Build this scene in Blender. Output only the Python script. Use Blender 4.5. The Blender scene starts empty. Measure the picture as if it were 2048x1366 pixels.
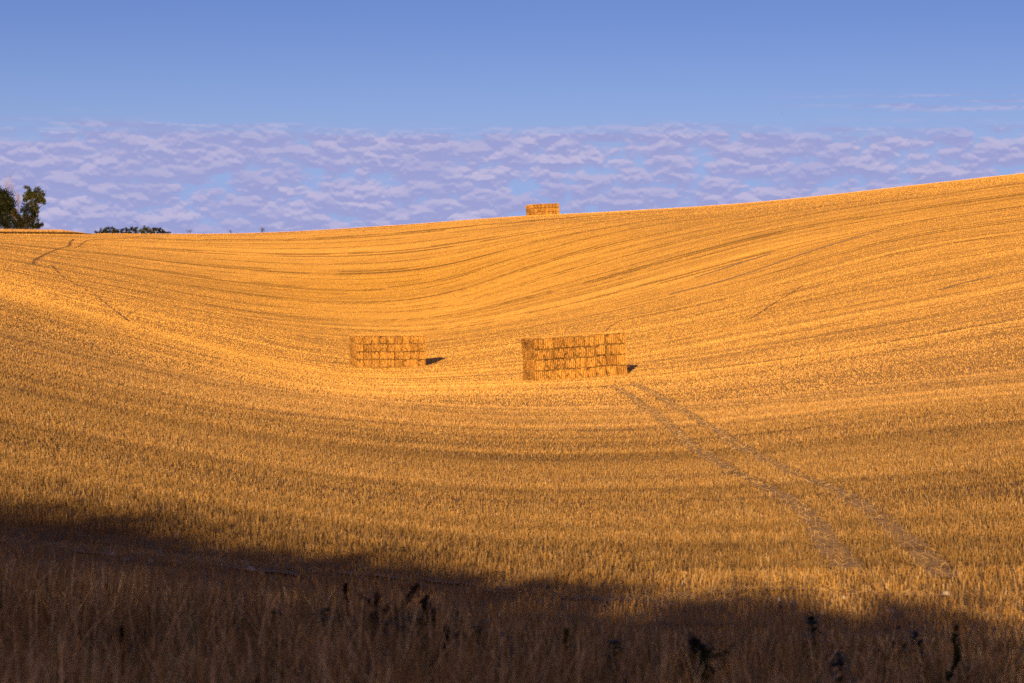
import bpy, math, random
import numpy as np
from mathutils import Vector, Matrix

rad = math.radians
scn = bpy.context.scene
col = scn.collection
rng = np.random.default_rng(7)
random.seed(7)

# ------------------------------------------------------------------ camera
F = 3982.0            # focal length in pixels of the 2048 wide frame (70 mm on 36 mm)
CX, HY = 1024.0, 620.0  # image column of straight ahead, image row of the eye level
cam_d = bpy.data.cameras.new('camera')
cam_d.lens = 70.0
cam_d.sensor_width = 36.0
cam_d.clip_start = 0.2
cam_d.clip_end = 20000.0
cam_d.dof.use_dof = True
cam_d.dof.focus_distance = 150.0
cam_d.dof.aperture_fstop = 2.8
cam = bpy.data.objects.new('camera', cam_d)
col.objects.link(cam)
cam.location = (0, 0, 0)
cam.rotation_euler = (rad(90) - math.atan((683 - HY) / F), 0, 0)
scn.camera = cam

# ------------------------------------------------------------------ light
SUN_EL, SUN_AZ = rad(11.0), rad(7.5)      # the light travels away from the camera, a little to the right
sun_d = bpy.data.lights.new('sun', 'SUN')
sun_d.energy = 5.0
sun_d.angle = rad(0.5)
sun_d.color = (1.0, 0.635, 0.27)
sun = bpy.data.objects.new('sun', sun_d)
col.objects.link(sun)
sdir = Vector((math.sin(SUN_AZ) * math.cos(SUN_EL), math.cos(SUN_AZ) * math.cos(SUN_EL), -math.sin(SUN_EL)))
sun.rotation_euler = sdir.to_track_quat('-Z', 'Y').to_euler()
sun.location = (-20, -100, 40)

scn.view_settings.view_transform = 'Standard'
scn.view_settings.look = 'None'
scn.view_settings.exposure = 1.4
scn.view_settings.gamma = 1.0
scn.cycles.use_denoising = False      # the stubble is finer than a pixel; a denoiser smears it
EXPO = 2.0 ** scn.view_settings.exposure
SKY_STRENGTH = 0.05
SKY_TINT = (0.585, 0.537, 0.862)

def world():
    w = bpy.data.worlds.new('World')
    scn.world = w
    w.use_nodes = True
    nt = w.node_tree
    nt.nodes.clear()
    N, L = nt.nodes, nt.links
    def nd(t, **k):
        n = N.new(t)
        for a, b in k.items():
            setattr(n, a, b)
        return n
    def math_(op, a, b=None, c=None, clamp=False):
        n = nd('ShaderNodeMath', operation=op, use_clamp=clamp)
        for i, v in enumerate((a, b, c)):
            if v is None: continue
            if isinstance(v, (int, float)): n.inputs[i].default_value = v
            else: L.new(v, n.inputs[i])
        return n.outputs[0]
    def smooth(v, lo, hi, a=0.0, b=1.0):
        n = nd('ShaderNodeMapRange', interpolation_type='SMOOTHSTEP')
        L.new(v, n.inputs[0])
        for i, x in zip((1, 2, 3, 4), (lo, hi, a, b)): n.inputs[i].default_value = x
        return n.outputs[0]
    def mix(fac, a, b, mode='MIX'):
        n = nd('ShaderNodeMix', data_type='RGBA', blend_type=mode)
        if isinstance(fac, (int, float)): n.inputs[0].default_value = fac
        else: L.new(fac, n.inputs[0])
        for i, v in ((6, a), (7, b)):
            if isinstance(v, tuple): n.inputs[i].default_value = (*v, 1)
            else: L.new(v, n.inputs[i])
        return n.outputs[2]
    sky = nd('ShaderNodeTexSky', sky_type='NISHITA')
    sky.sun_disc = False
    sky.sun_elevation = SUN_EL
    sky.sun_rotation = math.pi + SUN_AZ
    sky.air_density = 1.0
    sky.dust_density = 0.3
    sky.ozone_density = 3.0
    tinted = mix(1.0, sky.outputs[0], SKY_TINT, 'MULTIPLY')
    tc = nd('ShaderNodeTexCoord')
    g0 = 1.0 / (EXPO * SKY_STRENGTH)
    sep = nd('ShaderNodeSeparateXYZ')
    L.new(tc.outputs['Generated'], sep.inputs[0])
    x, y, z = sep.outputs
    h = math_('SQRT', math_('ADD', math_('MULTIPLY', x, x), math_('MULTIPLY', y, y)))
    t = math_('DIVIDE', z, h)                       # tangent of the elevation
    hx, hy = math_('DIVIDE', x, h), math_('DIVIDE', y, h)
    def coords(k, kz, off=0.0, seed=0.0):
        c = nd('ShaderNodeCombineXYZ')
        L.new(math_('MULTIPLY_ADD', hx, k, seed), c.inputs[0])
        L.new(math_('MULTIPLY_ADD', hy, k, seed), c.inputs[1])
        L.new(math_('MULTIPLY', math_('ADD', t, off), kz), c.inputs[2])
        return c.outputs[0]
    def noise(vec, detail=5.0, rough=0.55, dist=0.0):
        n = nd('ShaderNodeTexNoise', noise_dimensions='3D')
        L.new(vec, n.inputs['Vector'])
        n.inputs['Scale'].default_value = 1.0
        n.inputs['Detail'].default_value = detail
        n.inputs['Roughness'].default_value = rough
        n.inputs['Distortion'].default_value = dist
        return n.outputs[0]
    K, KZ = 62.0, 128.0
    def cells(off, k, kz, seed, wobble):
        v = nd('ShaderNodeTexVoronoi', feature='F1', voronoi_dimensions='3D')
        c = nd('ShaderNodeVectorMath', operation='ADD')
        L.new(coords(k, kz, off, seed), c.inputs[0])
        n = nd('ShaderNodeTexNoise', noise_dimensions='3D')
        L.new(coords(k * 1.5, kz * 1.5, off, seed + 5.5), n.inputs['Vector'])
        n.inputs['Scale'].default_value = 1.0; n.inputs['Detail'].default_value = 3; n.inputs['Roughness'].default_value = 0.55
        sc_ = nd('ShaderNodeVectorMath', operation='MULTIPLY_ADD')
        L.new(n.outputs['Color'], sc_.inputs[0])
        sc_.inputs[1].default_value = (wobble,) * 3; sc_.inputs[2].default_value = (-wobble / 2,) * 3
        L.new(sc_.outputs[0], c.inputs[1])
        L.new(c.outputs[0], v.inputs['Vector'])
        v.inputs['Scale'].default_value = 1.0
        return math_('SUBTRACT', 0.62, v.outputs['Distance'])
    def puffs(off):
        big, small = cells(off, K, KZ, 0.0, 1.1), cells(off, K * 2.1, KZ * 1.8, 4.7, 1.1)
        f = noise(coords(K * 0.8, KZ * 0.8, off), 5, 0.6)
        return math_('ADD', math_('ADD', math_('MULTIPLY', big, 0.75), math_('MULTIPLY', small, 0.28)), math_('MULTIPLY', f, 0.55))
    n0 = puffs(0.0)
    n1 = puffs(0.0018)
    cover = noise(coords(9.0, 40.0, 0, 3.3), 2, 0.5)
    streak = noise(coords(16.0, 420.0, 0, 8.1), 5, 0.6)
    # the cloud sheet ends in a soft, ragged edge about 5.4 degrees up
    edge = math_('MULTIPLY_ADD', math_('SUBTRACT', cover, 0.5), 0.02, math_('MULTIPLY_ADD', math_('SUBTRACT', streak, 0.5), 0.022, 0.0915))
    below = smooth(math_('SUBTRACT', edge, t), -0.004, 0.008)
    midn = noise(coords(27.0, 80.0, 0, 1.7), 3, 0.5)
    n0m = math_('MULTIPLY_ADD', math_('SUBTRACT', midn, 0.5), 0.30, n0)
    dens = math_('ADD', n0m, math_('MULTIPLY', math_('ADD', math_('SUBTRACT', cover, 0.5), smooth(hx, 0.05, -0.25, 0.0, 0.22)), 0.50))
    mask = math_('MULTIPLY', smooth(dens, 0.03, 0.38), below, clamp=True)
    # thin stray streaks above the sheet, to the right
    rightw = smooth(hx, 0.10, 0.22)
    st_band = math_('MULTIPLY', smooth(t, 0.096, 0.099), smooth(t, 0.104, 0.108, 1.0, 0.0))
    st = math_('MULTIPLY', math_('MULTIPLY', smooth(streak, 0.46, 0.62), st_band), math_('MULTIPLY', rightw, 0.75))
    mask = math_('MAXIMUM', mask, st)
    lit = smooth(math_('SUBTRACT', n0, n1), -0.11, 0.20)
    lit2 = math_('MULTIPLY_ADD', smooth(n0, 0.42, 0.75), -0.20, math_('ADD', lit, 0.05), clamp=True)
    g = 1.0 / (EXPO * SKY_STRENGTH)
    base = tuple(c * g for c in (0.325, 0.345, 0.635))
    top = tuple(c * g for c in (0.56, 0.505, 0.715))
    lit2 = math_('MULTIPLY', lit2, smooth(midn, 0.25, 0.68, 0.45, 1.0))
    ccol = mix(lit2, base, top)
    tinted = mix(smooth(t, 0.085, 0.16, 0.0, 0.8), tinted, (0.72, 0.77, 0.84), 'MULTIPLY')
    low = mix(smooth(t, 0.105, 0.06, 0.0, 0.9), tinted, tuple(c * g0 for c in (0.30, 0.42, 0.76)))
    # warm glow added to the unseen sky behind the camera, lifting the foreground shade
    warm = math_('MULTIPLY', smooth(hy, 0.1, -0.75), smooth(t, 0.95, 0.10))
    out_c = mix(math_('MULTIPLY', mask, 0.9), low, ccol)
    out_c = mix(math_('MULTIPLY', warm, 0.9), out_c, tuple(c * g0 for c in (1.0, 0.50, 0.20)))
    bg = nd('ShaderNodeBackground')
    L.new(out_c, bg.inputs[0])
    bg.inputs[1].default_value = SKY_STRENGTH
    o = nd('ShaderNodeOutputWorld')
    L.new(bg.outputs[0], o.inputs[0])
world()

# ------------------------------------------------------------------ helpers
def tag(o, label=None, cat=None, group=None, kind=None):
    if label: o['label'] = label
    if cat: o['category'] = cat
    if group: o['group'] = group
    if kind: o['kind'] = kind
    return o

def link(name, me, mats=(), parent=None, loc=None):
    o = bpy.data.objects.new(name, me)
    col.objects.link(o)
    for m in (mats if isinstance(mats, (list, tuple)) else (mats,)):
        me.materials.append(m)
    if parent: o.parent = parent
    if loc is not None: o.location = loc
    return o

def empty(name, loc):
    o = bpy.data.objects.new(name, None)
    o.empty_display_size = 0.3
    col.objects.link(o)
    o.location = loc
    return o

def np_mesh(name, v, f, tint=None, smooth=False, matidx=None):
    """v (n,3), f (m,k) all faces of k corners, tint (n,3) kept as a colour attribute."""
    v = np.ascontiguousarray(v, dtype=np.float32)
    f = np.ascontiguousarray(f, dtype=np.int32)
    me = bpy.data.meshes.new(name)
    m, k = f.shape
    me.vertices.add(len(v))
    me.vertices.foreach_set('co', v.ravel())
    me.loops.add(m * k)
    me.loops.foreach_set('vertex_index', f.ravel())
    me.polygons.add(m)
    me.polygons.foreach_set('loop_start', np.arange(0, m * k, k, dtype=np.int32))
    me.polygons.foreach_set('loop_total', np.full(m, k, dtype=np.int32))
    if smooth:
        me.polygons.foreach_set('use_smooth', np.ones(m, dtype=bool))
    if matidx is not None:
        me.polygons.foreach_set('material_index', np.ascontiguousarray(matidx, dtype=np.int32))
    if tint is not None:
        a = me.color_attributes.new('tint', 'FLOAT_COLOR', 'POINT')
        c = np.ones((len(v), 4), dtype=np.float32)
        c[:, :3] = tint
        a.data.foreach_set('color', c.ravel())
    me.update(calc_edges=True)
    me.validate()
    return me

class Acc:
    """collects vertex / quad arrays (triangles repeat nothing: use kind k)"""
    def __init__(s): s.v, s.f, s.t, s.n = [], [], [], 0
    def add(s, v, f, t=None):
        v = np.asarray(v, dtype=np.float32)
        s.v.append(v); s.f.append(np.asarray(f, dtype=np.int32) + s.n)
        if t is not None: s.t.append(np.broadcast_to(np.asarray(t, dtype=np.float32), (len(v), 3)))
        s.n += len(v)
    def mesh(s, name, smooth=False):
        return np_mesh(name, np.concatenate(s.v), np.concatenate(s.f), np.concatenate(s.t) if s.t else None, smooth)

def tube(acc, pts, radii, sides=6, tint=None):
    pts = [Vector(p) for p in pts]
    vs = []
    for i, p in enumerate(pts):
        d = (pts[min(i + 1, len(pts) - 1)] - pts[max(i - 1, 0)]).normalized()
        a = d.cross(Vector((0.31, 0.95, 0.07))).normalized()
        b = d.cross(a)
        for k in range(sides):
            ang = 2 * math.pi * k / sides
            vs.append(p + (a * math.cos(ang) + b * math.sin(ang)) * radii[i])
    fs = []
    for i in range(len(pts) - 1):
        for k in range(sides):
            k2 = (k + 1) % sides
            fs.append((i * sides + k, i * sides + k2, (i + 1) * sides + k2, (i + 1) * sides + k))
    acc.add([tuple(v) for v in vs], fs, tint)

# value noise on the plane
_tabs = [np.random.default_rng(100 + i).random((256, 256)).astype(np.float32) for i in range(8)]
def vnoise(x, y, seed=0):
    T = _tabs[seed % 8]
    xi, yi = np.floor(x).astype(np.int64), np.floor(y).astype(np.int64)
    fx, fy = x - xi, y - yi
    fx, fy = fx * fx * (3 - 2 * fx), fy * fy * (3 - 2 * fy)
    a, b = T[yi & 255, xi & 255], T[yi & 255, (xi + 1) & 255]
    c, d = T[(yi + 1) & 255, xi & 255], T[(yi + 1) & 255, (xi + 1) & 255]
    return (a * (1 - fx) + b * fx) * (1 - fy) + (c * (1 - fx) + d * fx) * fy
def hash1(i, seed=0):
    return _tabs[seed % 8][(i * 7 + 13) & 255, (i * 31 + 5) & 255]

# ------------------------------------------------------------------ terrain heights
# the drilling lines of the field run straight across at constant distance; each row says at which image row
# the line of that distance crosses the columns below, which gives its height
XC = [0, 256, 512, 768, 896, 1024, 1152, 1280, 1536, 1792, 2048]
CURVES = [
 (14,  [1315, 1330, 1345, 1358, 1362, 1366, 1367, 1368, 1368, 1367, 1366]),
 (26,  [1085, 1110, 1136, 1160, 1173, 1185, 1191, 1195, 1193, 1190, 1190]),
 (36,  [965, 1000, 1040, 1070, 1085, 1095, 1100, 1102, 1100, 1095, 1090]),
 (50,  [885, 930, 970, 1003, 1013, 1020, 1021, 1020, 1012, 1000, 985]),
 (70,  [800, 850, 895, 928, 938, 945, 945, 943, 930, 910, 885]),
 (100, [738, 795, 839, 866, 874, 880, 880, 878, 858, 829, 808]),
 (147, [657, 722, 775, 805, 813, 818, 818, 815, 797, 772, 745]),
 (195, [620, 690, 750, 785, 782, 780, 778, 772, 744, 704, 665]),
 (235, [598, 667, 730, 768, 765, 762, 755, 745, 713, 673, 625]),
 (305, [575, 640, 705, 739, 731, 716, 704, 686, 633, 582, 535]),
 (355, [560, 620, 677, 710, 702, 681, 665, 645, 590, 525, 482]),
 (400, [545, 602, 655, 681, 677, 655, 632, 603, 537, 470, 433]),
 (430, [532, 584, 634, 652, 646, 619, 589, 553, 484, 438, 400]),
 (462, [518, 567, 613, 626, 613, 580, 545, 507, 445, 402, 366]),
 (497, [503, 547, 588, 598, 578, 536, 497, 466, 426, 391, 359]),
 (535, [488, 517, 545, 548, 532, 497, 466, 444, 416, 385, 355]),
 (570, [476, 490, 502, 495, 480, 460, 443, 431, 409, 379, 351]),
 (600, [467, 468, 467, 453, 444, 434, 428, 421, 403, 375, 347]),
 (628, [466, 468, 467, 453, 444, 434, 428, 421, 403, 375, 347]),
 (665, [464, 470, 472, 459, 450, 440, 434, 427, 409, 381, 353]),
 (720, [470, 480, 485, 473, 464, 454, 448, 441, 423, 395, 367]),
 (900, [530, 540, 545, 538, 530, 520, 515, 508, 490, 470, 450]),
 (1400, [640, 640, 640, 640, 640, 640, 640, 640, 640, 640, 640]),
]
YK = np.array([c[0] for c in CURVES], float)
def cspline(xk, yk, x):
    """natural cubic spline, yk (n, m) along axis 0"""
    n = len(xk); h = np.diff(xk)
    A = np.zeros((n, n)); R = np.zeros((n,) + yk.shape[1:])
    A[0, 0] = A[-1, -1] = 1
    for i in range(1, n - 1):
        A[i, i - 1], A[i, i], A[i, i + 1] = h[i - 1], 2 * (h[i - 1] + h[i]), h[i]
        R[i] = 3 * ((yk[i + 1] - yk[i]) / h[i] - (yk[i] - yk[i - 1]) / h[i - 1])
    c = np.linalg.solve(A, R)
    i = np.clip(np.searchsorted(xk, x) - 1, 0, n - 2)
    hh = h[i][:, None]; t = (x - xk[i])[:, None]
    a = yk[i]; b = (yk[i + 1] - yk[i]) / hh - hh * (2 * c[i] + c[i + 1]) / 3
    d = (c[i + 1] - c[i]) / (3 * hh)
    return a + b * t + c[i] * t * t + d * t ** 3
S_AX = np.arange(-1600, 3681, 32.0)
T_AX = np.linspace(math.log(14), math.log(1400), 420)
BOW = 46.0
def bow(s, Y):
    return (-BOW * np.exp(-((s - 830) / 270.0) ** 2) * np.exp(-((Y - 497) / 60.0) ** 2)
            - 30.0 * np.exp(-((s - 1190) / 200.0) ** 2) * np.exp(-((Y - 560) / 45.0) ** 2))
def line_of(X, Y):
    """distance label of the drilling line through a ground point"""
    Yc = np.clip(Y, 14.0, 1e5); s = CX + F * X / Yc
    L = np.array(Y, float)
    for _ in range(12):
        L = Y - bow(s, L)
    return L
def build_grid():
    yk = np.array([c[1] for c in CURVES], float).T            # columns first
    inside = np.clip(S_AX, 0, 2048)
    yy = cspline(np.array(XC, float), yk, inside)              # (ns, nY)
    e = 24.0
    s0 = (cspline(np.array(XC, float), yk, np.array([e])) - yk[0]) / e
    s1 = (yk[-1] - cspline(np.array(XC, float), yk, np.array([2048 - e]))) / e
    D = 420.0
    lo, hi = np.minimum(S_AX, 0), np.maximum(S_AX - 2048, 0)
    yy = yy + s0 * (-(D * (1 - np.exp(lo / D))))[:, None] + s1 * (D * (1 - np.exp(-hi / D)))[:, None]
    zz = np.zeros((len(S_AX), len(T_AX)))
    for i, sv in enumerate(S_AX):
        Yi = YK + bow(sv, YK)
        zi = (HY - yy[i]) / F * Yi
        zz[i] = cspline(Yi, zi[:, None], np.exp(T_AX))[:, 0]
    def blur(a, sig, axis):
        r = int(3 * sig + 1); k = np.exp(-0.5 * (np.arange(-r, r + 1) / sig) ** 2); k /= k.sum()
        p = [(0, 0), (0, 0)]; p[axis] = (r, r)
        ap = np.pad(a, p, mode='reflect', reflect_type='odd')
        return np.apply_along_axis(lambda m: np.convolve(m, k, 'valid'), axis, ap)
    zz = blur(zz, 1.6, 0)
    zz = blur(zz, 2.0, 1)
    return zz
ZG = build_grid()
def G(X, Y):
    X = np.asarray(X, float); Y = np.asarray(Y, float)
    Yc = np.clip(Y, 14.0, 1400.0)
    s = np.clip(CX + F * X / Yc, S_AX[0], S_AX[-1] - 1e-3)
    fs = (s - S_AX[0]) / 32.0
    ft = np.clip((np.log(Yc) - T_AX[0]) / (T_AX[1] - T_AX[0]), 0, len(T_AX) - 1.001)
    i, j = fs.astype(int), ft.astype(int)
    a, b = fs - i, ft - j
    i2, j2 = np.minimum(i + 1, len(S_AX) - 1), np.minimum(j + 1, len(T_AX) - 1)
    z = (ZG[i, j] * (1 - a) + ZG[i2, j] * a) * (1 - b) + (ZG[i, j2] * (1 - a) + ZG[i2, j2] * a) * b
    near = np.clip(14.0 - Y, 0, 14.0)
    z = z + near * 0.095 - 0.0012 * near ** 2
    z = z + np.clip(-Y, 0, 60) * 0.01
    # far country drops away behind the crest
    z = z - np.clip(Y - 1400, 0, 1e5) * 0.004
    return z
def g(x, y): return float(G(np.array([x]), np.array([y]))[0])
def px_to_Y(px, py):
    """distance at which the ground shows at that image point (nearest)"""
    Ys = np.exp(np.linspace(math.log(8), math.log(640), 3000))
    X = (px - CX) / F * Ys
    rows = HY - F * G(X, Ys) / Ys
    k = np.where(rows <= py)[0]
    return Ys[k[0]] if len(k) else 600.0
def px_pt(px, py):
    Y = px_to_Y(px, py)
    X = (px - CX) / F * Y
    return X, Y

# ------------------------------------------------------------------ materials
def mat(name):
    m = bpy.data.materials.new(name)
    m.use_nodes = True
    nt = m.node_tree
    nt.nodes.clear()
    return m, nt
def N_(nt, t, **k):
    n = nt.nodes.new(t)
    for a, b in k.items(): setattr(n, a, b)
    return n
def mixc(nt, fac, a, b, mode='MIX'):
    n = N_(nt, 'ShaderNodeMix', data_type='RGBA', blend_type=mode)
    if isinstance(fac, (int, float)): n.inputs[0].default_value = fac
    else: nt.links.new(fac, n.inputs[0])
    for i, v in ((6, a), (7, b)):
        if isinstance(v, tuple): n.inputs[i].default_value = (*v, 1)
        else: nt.links.new(v, n.inputs[i])
    return n.outputs[2]
def noise_n(nt, scale, sc=(1, 1, 1), detail=4, rough=0.6, coord='Object', loc=(0, 0, 0)):
    tc = N_(nt, 'ShaderNodeTexCoord')
    mp = N_(nt, 'ShaderNodeMapping')
    mp.inputs['Scale'].default_value = sc
    mp.inputs['Location'].default_value = loc
    nt.links.new(tc.outputs[coord], mp.inputs[0])
    n = N_(nt, 'ShaderNodeTexNoise')
    n.inputs['Scale'].default_value = scale
    n.inputs['Detail'].default_value = detail
    n.inputs['Roughness'].default_value = rough
    nt.links.new(mp.outputs[0], n.inputs['Vector'])
    return n.outputs[0]
def ramp(nt, v, stops):
    r = N_(nt, 'ShaderNodeValToRGB')
    e = r.color_ramp.elements
    while len(e) < len(stops): e.new(0.5)
    for el, (p, c) in zip(e, stops):
        el.position = p; el.color = (*c, 1)
    nt.links.new(v, r.inputs[0])
    return r.outputs[0]
def finish(nt, colour, rough=0.9, bump=None, bstr=0.5, bdist=0.1, spec=0.15, trans=None):
    p = N_(nt, 'ShaderNodeBsdfPrincipled')
    if isinstance(colour, tuple): p.inputs['Base Color'].default_value = (*colour, 1)
    else: nt.links.new(colour, p.inputs['Base Color'])
    p.inputs['Roughness'].default_value = rough
    p.inputs['Specular IOR Level'].default_value = spec
    if bump is not None:
        b = N_(nt, 'ShaderNodeBump')
        b.inputs['Strength'].default_value = bstr
        b.inputs['Distance'].default_value = bdist
        nt.links.new(bump, b.inputs['Height'])
        nt.links.new(b.outputs[0], p.inputs['Normal'])
    o = N_(nt, 'ShaderNodeOutputMaterial')
    if trans:
        t = N_(nt, 'ShaderNodeBsdfTranslucent')
        if isinstance(colour, tuple): t.inputs[0].default_value = (*colour, 1)
        else: nt.links.new(colour, t.inputs[0])
        mx = N_(nt, 'ShaderNodeMixShader')
        mx.inputs[0].default_value = trans
        nt.links.new(p.outputs[0], mx.inputs[1]); nt.links.new(t.outputs[0], mx.inputs[2])
        nt.links.new(mx.outputs[0], o.inputs[0])
    else:
        nt.links.new(p.outputs[0], o.inputs[0])

def m_ground():
    m, nt = mat('stubble_soil')
    at = N_(nt, 'ShaderNodeAttribute', attribute_name='tint')
    n1 = noise_n(nt, 1.0, (0.03, 1.3, 0.0), 6, 0.7)
    n3 = noise_n(nt, 3.0, (1, 1.6, 1), 5, 0.7)
    c = ramp(nt, n3, [(0.28, (0.42, 0.245, 0.070)), (0.5, (0.57, 0.335, 0.088)), (0.74, (0.66, 0.41, 0.12))])
    s1 = ramp(nt, n1, [(0.36, (0.72, 0.69, 0.66)), (0.5, (1, 1, 1)), (0.66, (1.1, 1.09, 1.08))])
    c = mixc(nt, 1.0, c, s1, 'MULTIPLY'); c = mixc(nt, 1.0, c, at.outputs['Color'], 'MULTIPLY')
    b = noise_n(nt, 2.6, (1, 1.6, 1), 6, 0.75)
    finish(nt, c, 0.95, b, 0.5, 0.45)
    return m
def m_tint(name, trans=0.2, rough=0.75, spec=0.2):
    m, nt = mat(name)
    a = N_(nt, 'ShaderNodeAttribute', attribute_name='tint')
    finish(nt, a.outputs['Color'], rough, trans=trans, spec=spec)
    return m
def m_bale():
    m, nt = mat('straw')
    info = N_(nt, 'ShaderNodeObjectInfo')
    a = N_(nt, 'ShaderNodeAttribute', attribute_name='tint')
    n1 = noise_n(nt, 5.0, (1, 1, 1), 6, 0.75)
    c = ramp(nt, n1, [(0.34, (0.45, 0.38, 0.30)), (0.5, (1, 1, 1)), (0.66, (1.5, 1.42, 1.3))])
    c = mixc(nt, 1.0, a.outputs['Color'], c, 'MULTIPLY')
    r = ramp(nt, info.outputs['Random'], [(0.0, (0.74, 0.70, 0.68)), (0.5, (1.0, 1.0, 1.0)), (1.0, (1.16, 1.13, 1.06))])
    c = mixc(nt, 1.0, c, r, 'MULTIPLY')
    b = noise_n(nt, 14.0, (1, 1, 1), 5, 0.7)
    finish(nt, c, 0.85, b, 0.8, 0.05)
    return m
def m_noise(name, c0, c1, scale=4.0, rough=0.9, bump=0.5, trans=None):
    m, nt = mat(name)
    n = noise_n(nt, scale, (1, 1, 1), 5, 0.65)
    c = ramp(nt, n, [(0.35, c0), (0.65, c1)])
    finish(nt, c, rough, n, bump, 0.05, trans=trans)
    return m
M_GROUND = m_ground()
M_STUB = m_tint('stubble_straw', 0.15)
M_GRASS = m_tint('dry_grass', 0.2)
M_LEAF = m_tint('leaf', 0.12, 0.6)
M_BALE = m_bale()
M_BARK = m_noise('bark', (0.03, 0.02, 0.013), (0.075, 0.052, 0.035), 6.0)
M_PALEBARK = m_noise('pale_dead_wood', (0.13, 0.085, 0.07), (0.24, 0.165, 0.14), 6.0)
M_STEM = m_noise('dark_stem', (0.018, 0.012, 0.008), (0.05, 0.032, 0.018), 20.0)
M_STONE = m_noise('chalk_flint', (0.30, 0.28, 0.27), (0.62, 0.58, 0.55), 14.0)
M_TRACK = m_noise('crushed_straw_and_soil', (0.19, 0.122, 0.052), (0.48, 0.325, 0.145), 3.2, bump=1.0)
M_TRAIL = m_noise('trodden_soil', (0.13, 0.075, 0.028), (0.32, 0.18, 0.06), 1.2, bump=0.8)
M_CHALK = m_noise('chalky_soil', (0.15, 0.09, 0.045), (0.34, 0.23, 0.135), 3.6, bump=0.9)

def field_pattern(X, Y):
    """drilling and combine pattern: keep probability and brightness of the straw"""
    Yw = line_of(X, Y) + 9.0 * (vnoise(X / 140 + 5, Y / 260 + 2, 2) - 0.5) + 3.0 * (vnoise(X / 50, Y / 90 + 9, 3) - 0.5)
    p = np.ones_like(X); b = np.ones_like(X)
    W = 7.2
    k = np.floor(Yw / W).astype(int); fr = Yw - k * W
    b *= 0.93 + 0.14 * hash1(k, 4)
    gap = np.clip(Y * 0.0018, 0.22, 0.9)
    edge = (fr < gap) & (hash1(k, 5) < 0.7)
    broken = vnoise(X / 9, Yw / 2, 6) > 0.36
    b = np.where(edge & broken, b * np.interp(Y, [120, 300], [0.74, 0.54]), b); p = np.where(edge & broken, p * 0.8, p)
    k2 = np.floor(Yw / 24.0).astype(int); f2 = Yw - k2 * 24.0
    tr = ((np.abs(f2 - 6) < gap * 0.8) | (np.abs(f2 - 8.0 - gap) < gap * 0.8))
    b = np.where(tr & (vnoise(X / 12, Yw / 3, 7) > 0.3), b * np.interp(Y, [120, 300], [0.72, 0.46]), b)
    s1 = vnoise(X / 60, Yw / 1.1, 0); s2 = vnoise(X / 160 + 3, Yw / 3.1, 1); s3 = vnoise(X / 14, Yw / 0.33, 2)
    p *= np.clip(0.25 + 1.3 * s1, 0.15, 1.2) * np.clip(0.5 + s2, 0.4, 1.3) * np.clip(0.5 + s3, 0.4, 1.2)
    b *= 0.79 + 0.22 * s1 + 0.20 * s2
    b *= 0.90 + 0.20 * s3
    bl = vnoise(X / 6, Y / 5, 3); b2 = vnoise(X / 60, Y / 45, 4)
    b *= 0.92 + 0.08 * bl + 0.12 * b2
    cl = vnoise(X * 4.5, Y * 3.0, 5) * 0.6 + vnoise(X * 11, Y * 7, 6) * 0.4
    near = np.clip((80 - Y) / 45, 0, 1)
    s4 = vnoise(X / 28 + 7, Yw / 0.75, 4); s5 = vnoise(X / 45 + 2, Yw / 1.9, 7)
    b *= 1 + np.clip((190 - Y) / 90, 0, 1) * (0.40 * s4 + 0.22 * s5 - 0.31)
    b *= 1 + near * (0.9 * cl - 0.45)
    p *= 1 + near * (1.6 * cl - 0.9)
    p *= np.clip(0.55 + 0.9 * bl, 0.4, 1.2)
    # grazing light painted into the straw: near slope darker, shaded edge lifted
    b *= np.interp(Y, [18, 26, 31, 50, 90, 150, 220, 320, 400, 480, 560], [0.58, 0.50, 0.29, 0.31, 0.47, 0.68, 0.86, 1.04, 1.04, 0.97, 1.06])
    b *= 1 - (1 - np.interp(X, [-50, -10], [0.66, 1.0])) * np.clip((320 - Y) / 110, 0, 1)  # left of the field painted darker, a lens fall-off put into the straw
    return p, b
def field_hue(X, Y):
    """straw is paler and greyer on the near slope and the valley floor, richer gold in the hollow and on the far hill; sunlit brightness of the hollow is painted in"""
    k = np.clip((Y - 150) / 170, 0, 1)[:, None]
    near = np.array((0.98, 1.0, 1.28)); far = np.array((1.0, 0.99, 0.92))
    hol = np.exp(-((X + 25) / 45) ** 2 - ((Y - 485) / 50) ** 2)[:, None]  # hollow brightened in the straw colour, sunlight painted in
    return (near * (1 - k) + far * k) * (1 + hol * np.array((0.12, 0.08, -0.25)))
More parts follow.
